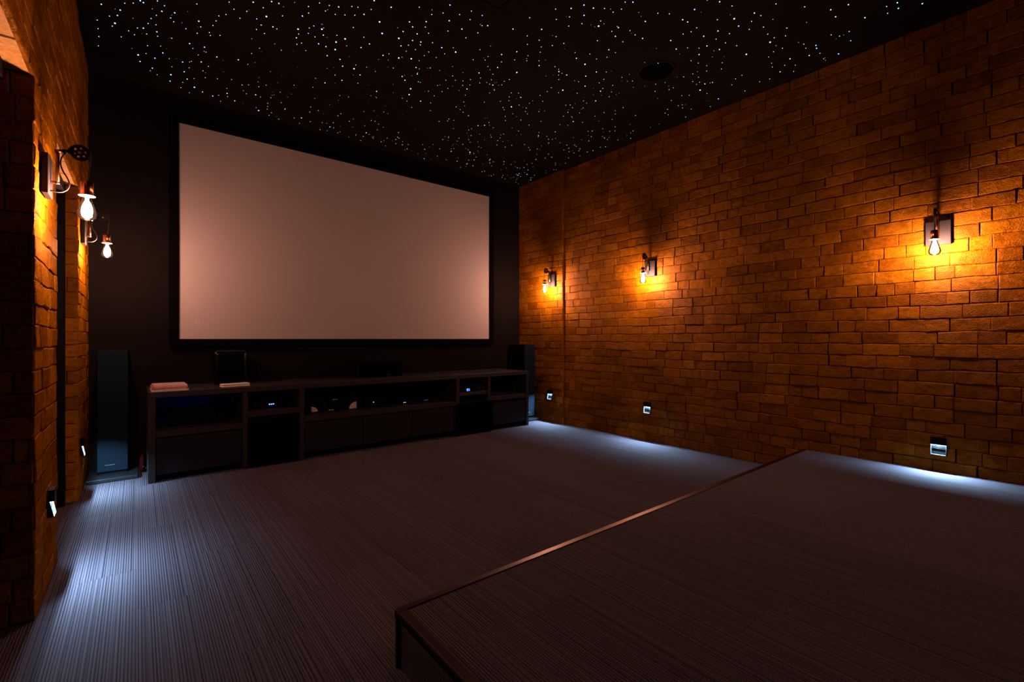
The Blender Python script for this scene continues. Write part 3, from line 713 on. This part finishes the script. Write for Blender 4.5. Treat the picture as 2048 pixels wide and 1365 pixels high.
# ================================================================ WALL LAMPS
def make_sconce():
    t = thing('wall_lamp', 'x', 'wall lamp', group='pulley wall lamps')
    mb = MB(); mb.box(0.001, 0.022, -0.065, 0.065, -0.082, 0.082, 0.002); mb.build('backplate', M['plate'], t)
    mb = MB()
    mb.tube([(0.043, 0, -0.026), (0.043, 0, 0.112)], 0.0062, 14)
    mb.build('rod', M['copper'], t)
    mb = MB(); mb.tube([(0.021, 0, -0.022), (0.050, 0, -0.022)], 0.0058, 14); mb.build('bracket', M['copper'], t)
    mb = MB(); mb.tube([(0.034, 0, 0.113), (0.062, 0, 0.117)], 0.0072, 14); mb.build('elbow', M['copper'], t)
    mb = MB(); mb.tube([(0.058, 0, 0.1165), (0.064, 0, 0.1170), (0.095, 0, 0.121)], [0.0092, 0.0092, 0.0075], 12); mb.build('arm', M['iron'], t)
    cx, cz, rr = 0.112, 0.122, 0.031
    circ = lambda x_, z_, r_, n: [(x_ + r_ * math.cos(2 * math.pi * k / n), z_ + r_ * math.sin(2 * math.pi * k / n)) for k in range(n)]
    loops = [circ(cx, cz, rr, 40)] + [circ(cx + 0.0185 * math.cos(k * math.pi / 3 + 0.3), cz + 0.0185 * math.sin(k * math.pi / 3 + 0.3), 0.0048, 12) for k in range(6)]
    mb = MB(); mb.extrude_outline(loops, 0.006, lambda u, v, n: Vector((u, n - 0.003, v)))
    for sgn in (-1, 1):                                          # raised rims that keep the cable on the wheel
        ring = [Vector((cx + rr * math.cos(2 * math.pi * k / 40), sgn * 0.0045, cz + rr * math.sin(2 * math.pi * k / 40))) for k in range(41)]
        mb.tube(ring, 0.0022, 6, cap=False)
    w = mb.build('pulley', M['iron'], t)
    mb = MB(); mb.tube([(cx, -0.008, cz), (cx, 0.008, cz)], 0.0058, 12); mb.build('axle', M['copper'], w)
    pts = [(0.021, -0.010, -0.060), (0.050, -0.010, -0.062), (0.072, -0.010, -0.048), (0.080, -0.010, -0.022), (0.073, -0.010, 0.004), (0.060, -0.010, 0.030),
           (0.053, -0.010, 0.058), (0.056, -0.009, 0.086), (0.068, -0.006, 0.110), (0.080, -0.002, 0.134), (0.094, 0, 0.150), (0.112, 0, 0.1562), (0.130, 0, 0.151), (0.142, 0, 0.138),
           (0.1455, 0, 0.122), (0.1445, 0, 0.09), (0.140, 0, 0.04), (0.136, 0, 0.0)]
    ex = []
    for i in range(len(pts) - 1):                                # smooth the run of the cable
        p0, p1, p2, p3 = [Vector(pts[min(max(i + k, 0), len(pts) - 1)]) for k in (-1, 0, 1, 2)]
        for q_ in range(4):
            u = q_ / 4
            ex.append(0.5 * ((2 * p1) + (p2 - p0) * u + (2 * p0 - 5 * p1 + 4 * p2 - p3) * u * u + (3 * p1 - p0 - 3 * p2 + p3) * u ** 3))
    ex.append(Vector(pts[-1]))
    mb = MB(); mb.tube(ex, 0.0029, 8); mb.build('cable', M['cable'], t)
    B = (0.135, 0, 0)
    mb = MB(); mb.lathe([(0, 0.003), (0.006, 0.003), (0.020, 0.001), (0.0225, -0.003), (0.0225, -0.055), (0.020, -0.057), (0, -0.057)], B, 28); so = mb.build('socket', M['copper'], t)
    mb = MB(); mb.lathe([(0.0, -0.0572), (0.0285, -0.0572), (0.0285, -0.0600), (0.013, -0.0605), (0.0, -0.0605)], B, 28); mb.build('ring', M['flange'], so)
    mb = MB(); mb.lathe([(0.0135, -0.061), (0.0150, -0.070), (0.0205, -0.090), (0.0275, -0.112), (0.0325, -0.132), (0.0325, -0.143), (0.0285, -0.154), (0.020, -0.162), (0.010, -0.1655), (0, -0.1665)], B, 32)
    bu = mb.build('bulb', M['glass'], t)
    mb = MB(); mb.lathe([(0, -0.062), (0.0055, -0.063), (0.006, -0.080), (0.012, -0.092), (0.0175, -0.112), (0.019, -0.130), (0.015, -0.147), (0.007, -0.155), (0, -0.157)], B, 16)
    mb.build('filament', M['filament'], bu)  # solid teardrop: filament plus its overexposed glare, put into the shape
    return t

lamp = make_sconce()
LAMPS = [  # wall x, y, z, turn, label
    (XL, 2.735, 1.782, 0.0, 'nearest left-hand pulley wall lamp, on the brick pier between the doorways'),
    (XL, 4.455, 1.852, 0.0, 'left-hand pulley wall lamp farther off, shining against black wall beside the screen'),
    (XR, 0.628, 1.822, math.pi, 'pulley wall lamp on the right brick wall above the platform, seen largest'),
    (XR, 2.917, 1.848, math.pi, 'middle pulley wall lamp of the three on the right brick wall'),
    (XR2, 4.400, 1.862, math.pi, 'small far pulley wall lamp on right brick wall nearest the screen corner'),
]
for i, (x, y, z, rz, lb) in enumerate(LAMPS):
    o = lamp if i == 0 else copy_tree(lamp)
    o.location = (x + (0.004 if rz == 0 else -0.004), y, z); o.rotation_euler = (0, 0, rz); o['label'] = lb

# ================================================================ STEP LIGHTS
def make_step_light():
    t = thing('step_light', 'x', 'step light', group='step lights low on the walls')
    mb = MB()
    mb.box(0.0005, 0.003, -0.040, 0.040, -0.060, 0.060)
    mb.box(0.018, 0.022, -0.040, 0.040, 0.0105, 0.060, 0.0008)      # hood face
    mb.box(0.003, 0.0185, -0.040, 0.040, 0.0575, 0.060)
    for sg in (-1, 1):
        mb.box(0.003, 0.0185, min(sg * 0.040, sg * 0.0375), max(sg * 0.040, sg * 0.0375), 0.0105, 0.0575)
    mb.build('hood', M['housing'], t)
    mb = MB()
    for sg in (-1, 1):
        ya, yb = min(sg * 0.040, sg * 0.0375), max(sg * 0.040, sg * 0.0375)      # side cheeks that deepen downward
        A = [Vector((x_, ya, z_)) for x_, z_ in ((0.003, 0.0104), (0.007, 0.0104), (0.021, -0.060), (0.003, -0.060))]
        Bq = [Vector((q_.x, yb, q_.z)) for q_ in A]
        mb.face(A); mb.face(Bq[::-1])
        for k in range(4): mb.face([A[k], A[(k + 1) % 4], Bq[(k + 1) % 4], Bq[k]])
    mb.box(0.003, 0.021, -0.0375, 0.0375, -0.060, -0.0575)
    mb.build('frame', M['frame_grey'], t)
    mb = MB(); mb.box(0.0032, 0.0045, -0.0372, 0.0372, -0.0574, 0.0104)
    for k in range(5): mb.box(0.0046, 0.0062, -0.0372, 0.0372, 0.004 - k * 0.006, 0.0062 - k * 0.006)
    mb.build('reflector', M['reflector'], t)
    mb = MB()
    for ya, yb, ka, kb in ((-0.014, 0.014, 0, 0), (-0.026, -0.014, 0.014, 0), (0.014, 0.026, 0, 0.014)):   # three facets throw light down and to both sides
        mb.face([(0.0052, ya, 0.0150 + ka), (0.0052, yb, 0.0150 + kb), (0.0112, yb, 0.0180 + kb), (0.0112, ya, 0.0180 + ka)])
    mb.build('led_strip', M['led'], t)
    return t
step = make_step_light()
STEPS = [
    (XL, 2.90, 0.372, 0.0, 'large step light low on the nearest left brick pier'),
    (XL, 4.40, 0.345, 0.0, 'step light low on the far left brick pier beside the tower speaker'),
    (XR, 0.628, 0.365, math.pi, 'step light close above the platform on right brick wall'),
    (XR, 2.955, 0.360, math.pi, 'middle step light of three low on the right brick wall'),
    (XR2, 4.440, 0.362, math.pi, 'smallest step light low on right brick wall near the corner speaker'),
]
for i, (x, y, z, rz, lb) in enumerate(STEPS):
    o = step if i == 0 else copy_tree(step)
    o.location = (x + (0.003 if rz == 0 else -0.003), y, z); o.rotation_euler = (0, 0, rz); o['label'] = lb

# ================================================================ CEILING FITTINGS AND STARS
t = thing('ceiling_speaker', 'round black speaker flush in the starry ceiling toward the right wall', 'speaker', (3.288, 2.193, H))
mb = MB(); mb.lathe([(0.133, 0.0), (0.133, -0.006), (0.146, -0.006), (0.149, 0.0)], (3.288, 2.193, H), 48); mb.build('rim', M['blackbox'], t)
mb = MB(); mb.lathe([(0.0, -0.003), (0.132, -0.003), (0.132, 0.0)], (3.288, 2.193, H), 48, False); mb.build('grille', M['subcloth'], t)
t = thing('ceiling_hatch', 'faint square black hatch in the starry ceiling at the top edge', 'hatch', (1.56, 2.13, H))
mb = MB(); mb.box(1.27, 1.85, 1.843, 2.423, H - 0.002, H + 0.001); mb.build('panel', M['ceiling'], t)
mb = MB()
for q_ in ((1.26, 1.27, 1.833, 2.433), (1.85, 1.86, 1.833, 2.433), (1.27, 1.85, 1.833, 1.843), (1.27, 1.85, 2.423, 2.433)):
    mb.box(*q_, H - 0.004, H + 0.001)
mb.build('frame', M['velvet'], t)

RAD = {1: 0.0025, 2: 0.0035, 3: 0.0049}
stars = [tuple(STARS[i:i + 3]) for i in range(0, len(STARS), 3)]
proto = {}
for sz in (1, 2, 3):
    me = MB(); me.ball((0, 0, 0), RAD[sz], 2, (1, 1, 0.8)); o = me.build('star_light', M['star']); proto[sz] = o
special = {(3196, 2117): 'star light at the top rim of the round ceiling speaker', (3165, 2251): 'star light at the left rim of the round ceiling speaker'}
def star_object(x, y, sz, label, group):
    if proto[sz].get('label'): o = proto[sz].copy(); COL.objects.link(o)
    else: o = proto[sz]
    o.location = (x, y, H - 0.0015); tag(o, label, 'star light', group)
n_ind = 0; rest = []
for x, y, sz in stars:
    if (x, y) in special:
        star_object(x / 1000, y / 1000, sz, special[(x, y)], 'star lights in the ceiling')
for x, y, sz in stars:
    if (x, y) in special: continue
    if n_ind < 297:
        star_object(x / 1000, y / 1000, sz, 'larger pinprick of blue-white star light in the black ceiling', 'star lights in the ceiling'); n_ind += 1
    else: rest.append((x / 1000, y / 1000, RAD[sz] * 0.9))
rnd = random.Random(77)
for k in range(1900):
    x, y = rnd.uniform(-0.22, 4.2), rnd.uniform(1.0, 5.02)
    far = min(1.0, max(0.0, (0.62 * x + 0.78 * y - 3.2) / 2.6))
    if rnd.random() > 0.22 + 0.6 * far: continue
    if mnoise.noise(Vector((x * 1.6, y * 1.6, 4))) < rnd.uniform(-0.7, 0.15): continue
    if y > 4.6 and x < 0.7: continue
    if math.hypot(x - 3.288, y - 2.193) < 0.17: continue
    rest.append((x, y, rnd.choice((0.0010, 0.0014, 0.0018, 0.0022)) * (0.8 + 0.55 * far)))
mb = MB()
for x, y, r_ in rest: mb.ball((x, y, H - 0.0012), r_, 1, (1, 1, 0.8))
o = mb.build('faint_star_lights', M['star_dim'])
tag(o, 'scatter of faint tiny star lights all over the black ceiling', 'star lights', kind='stuff')
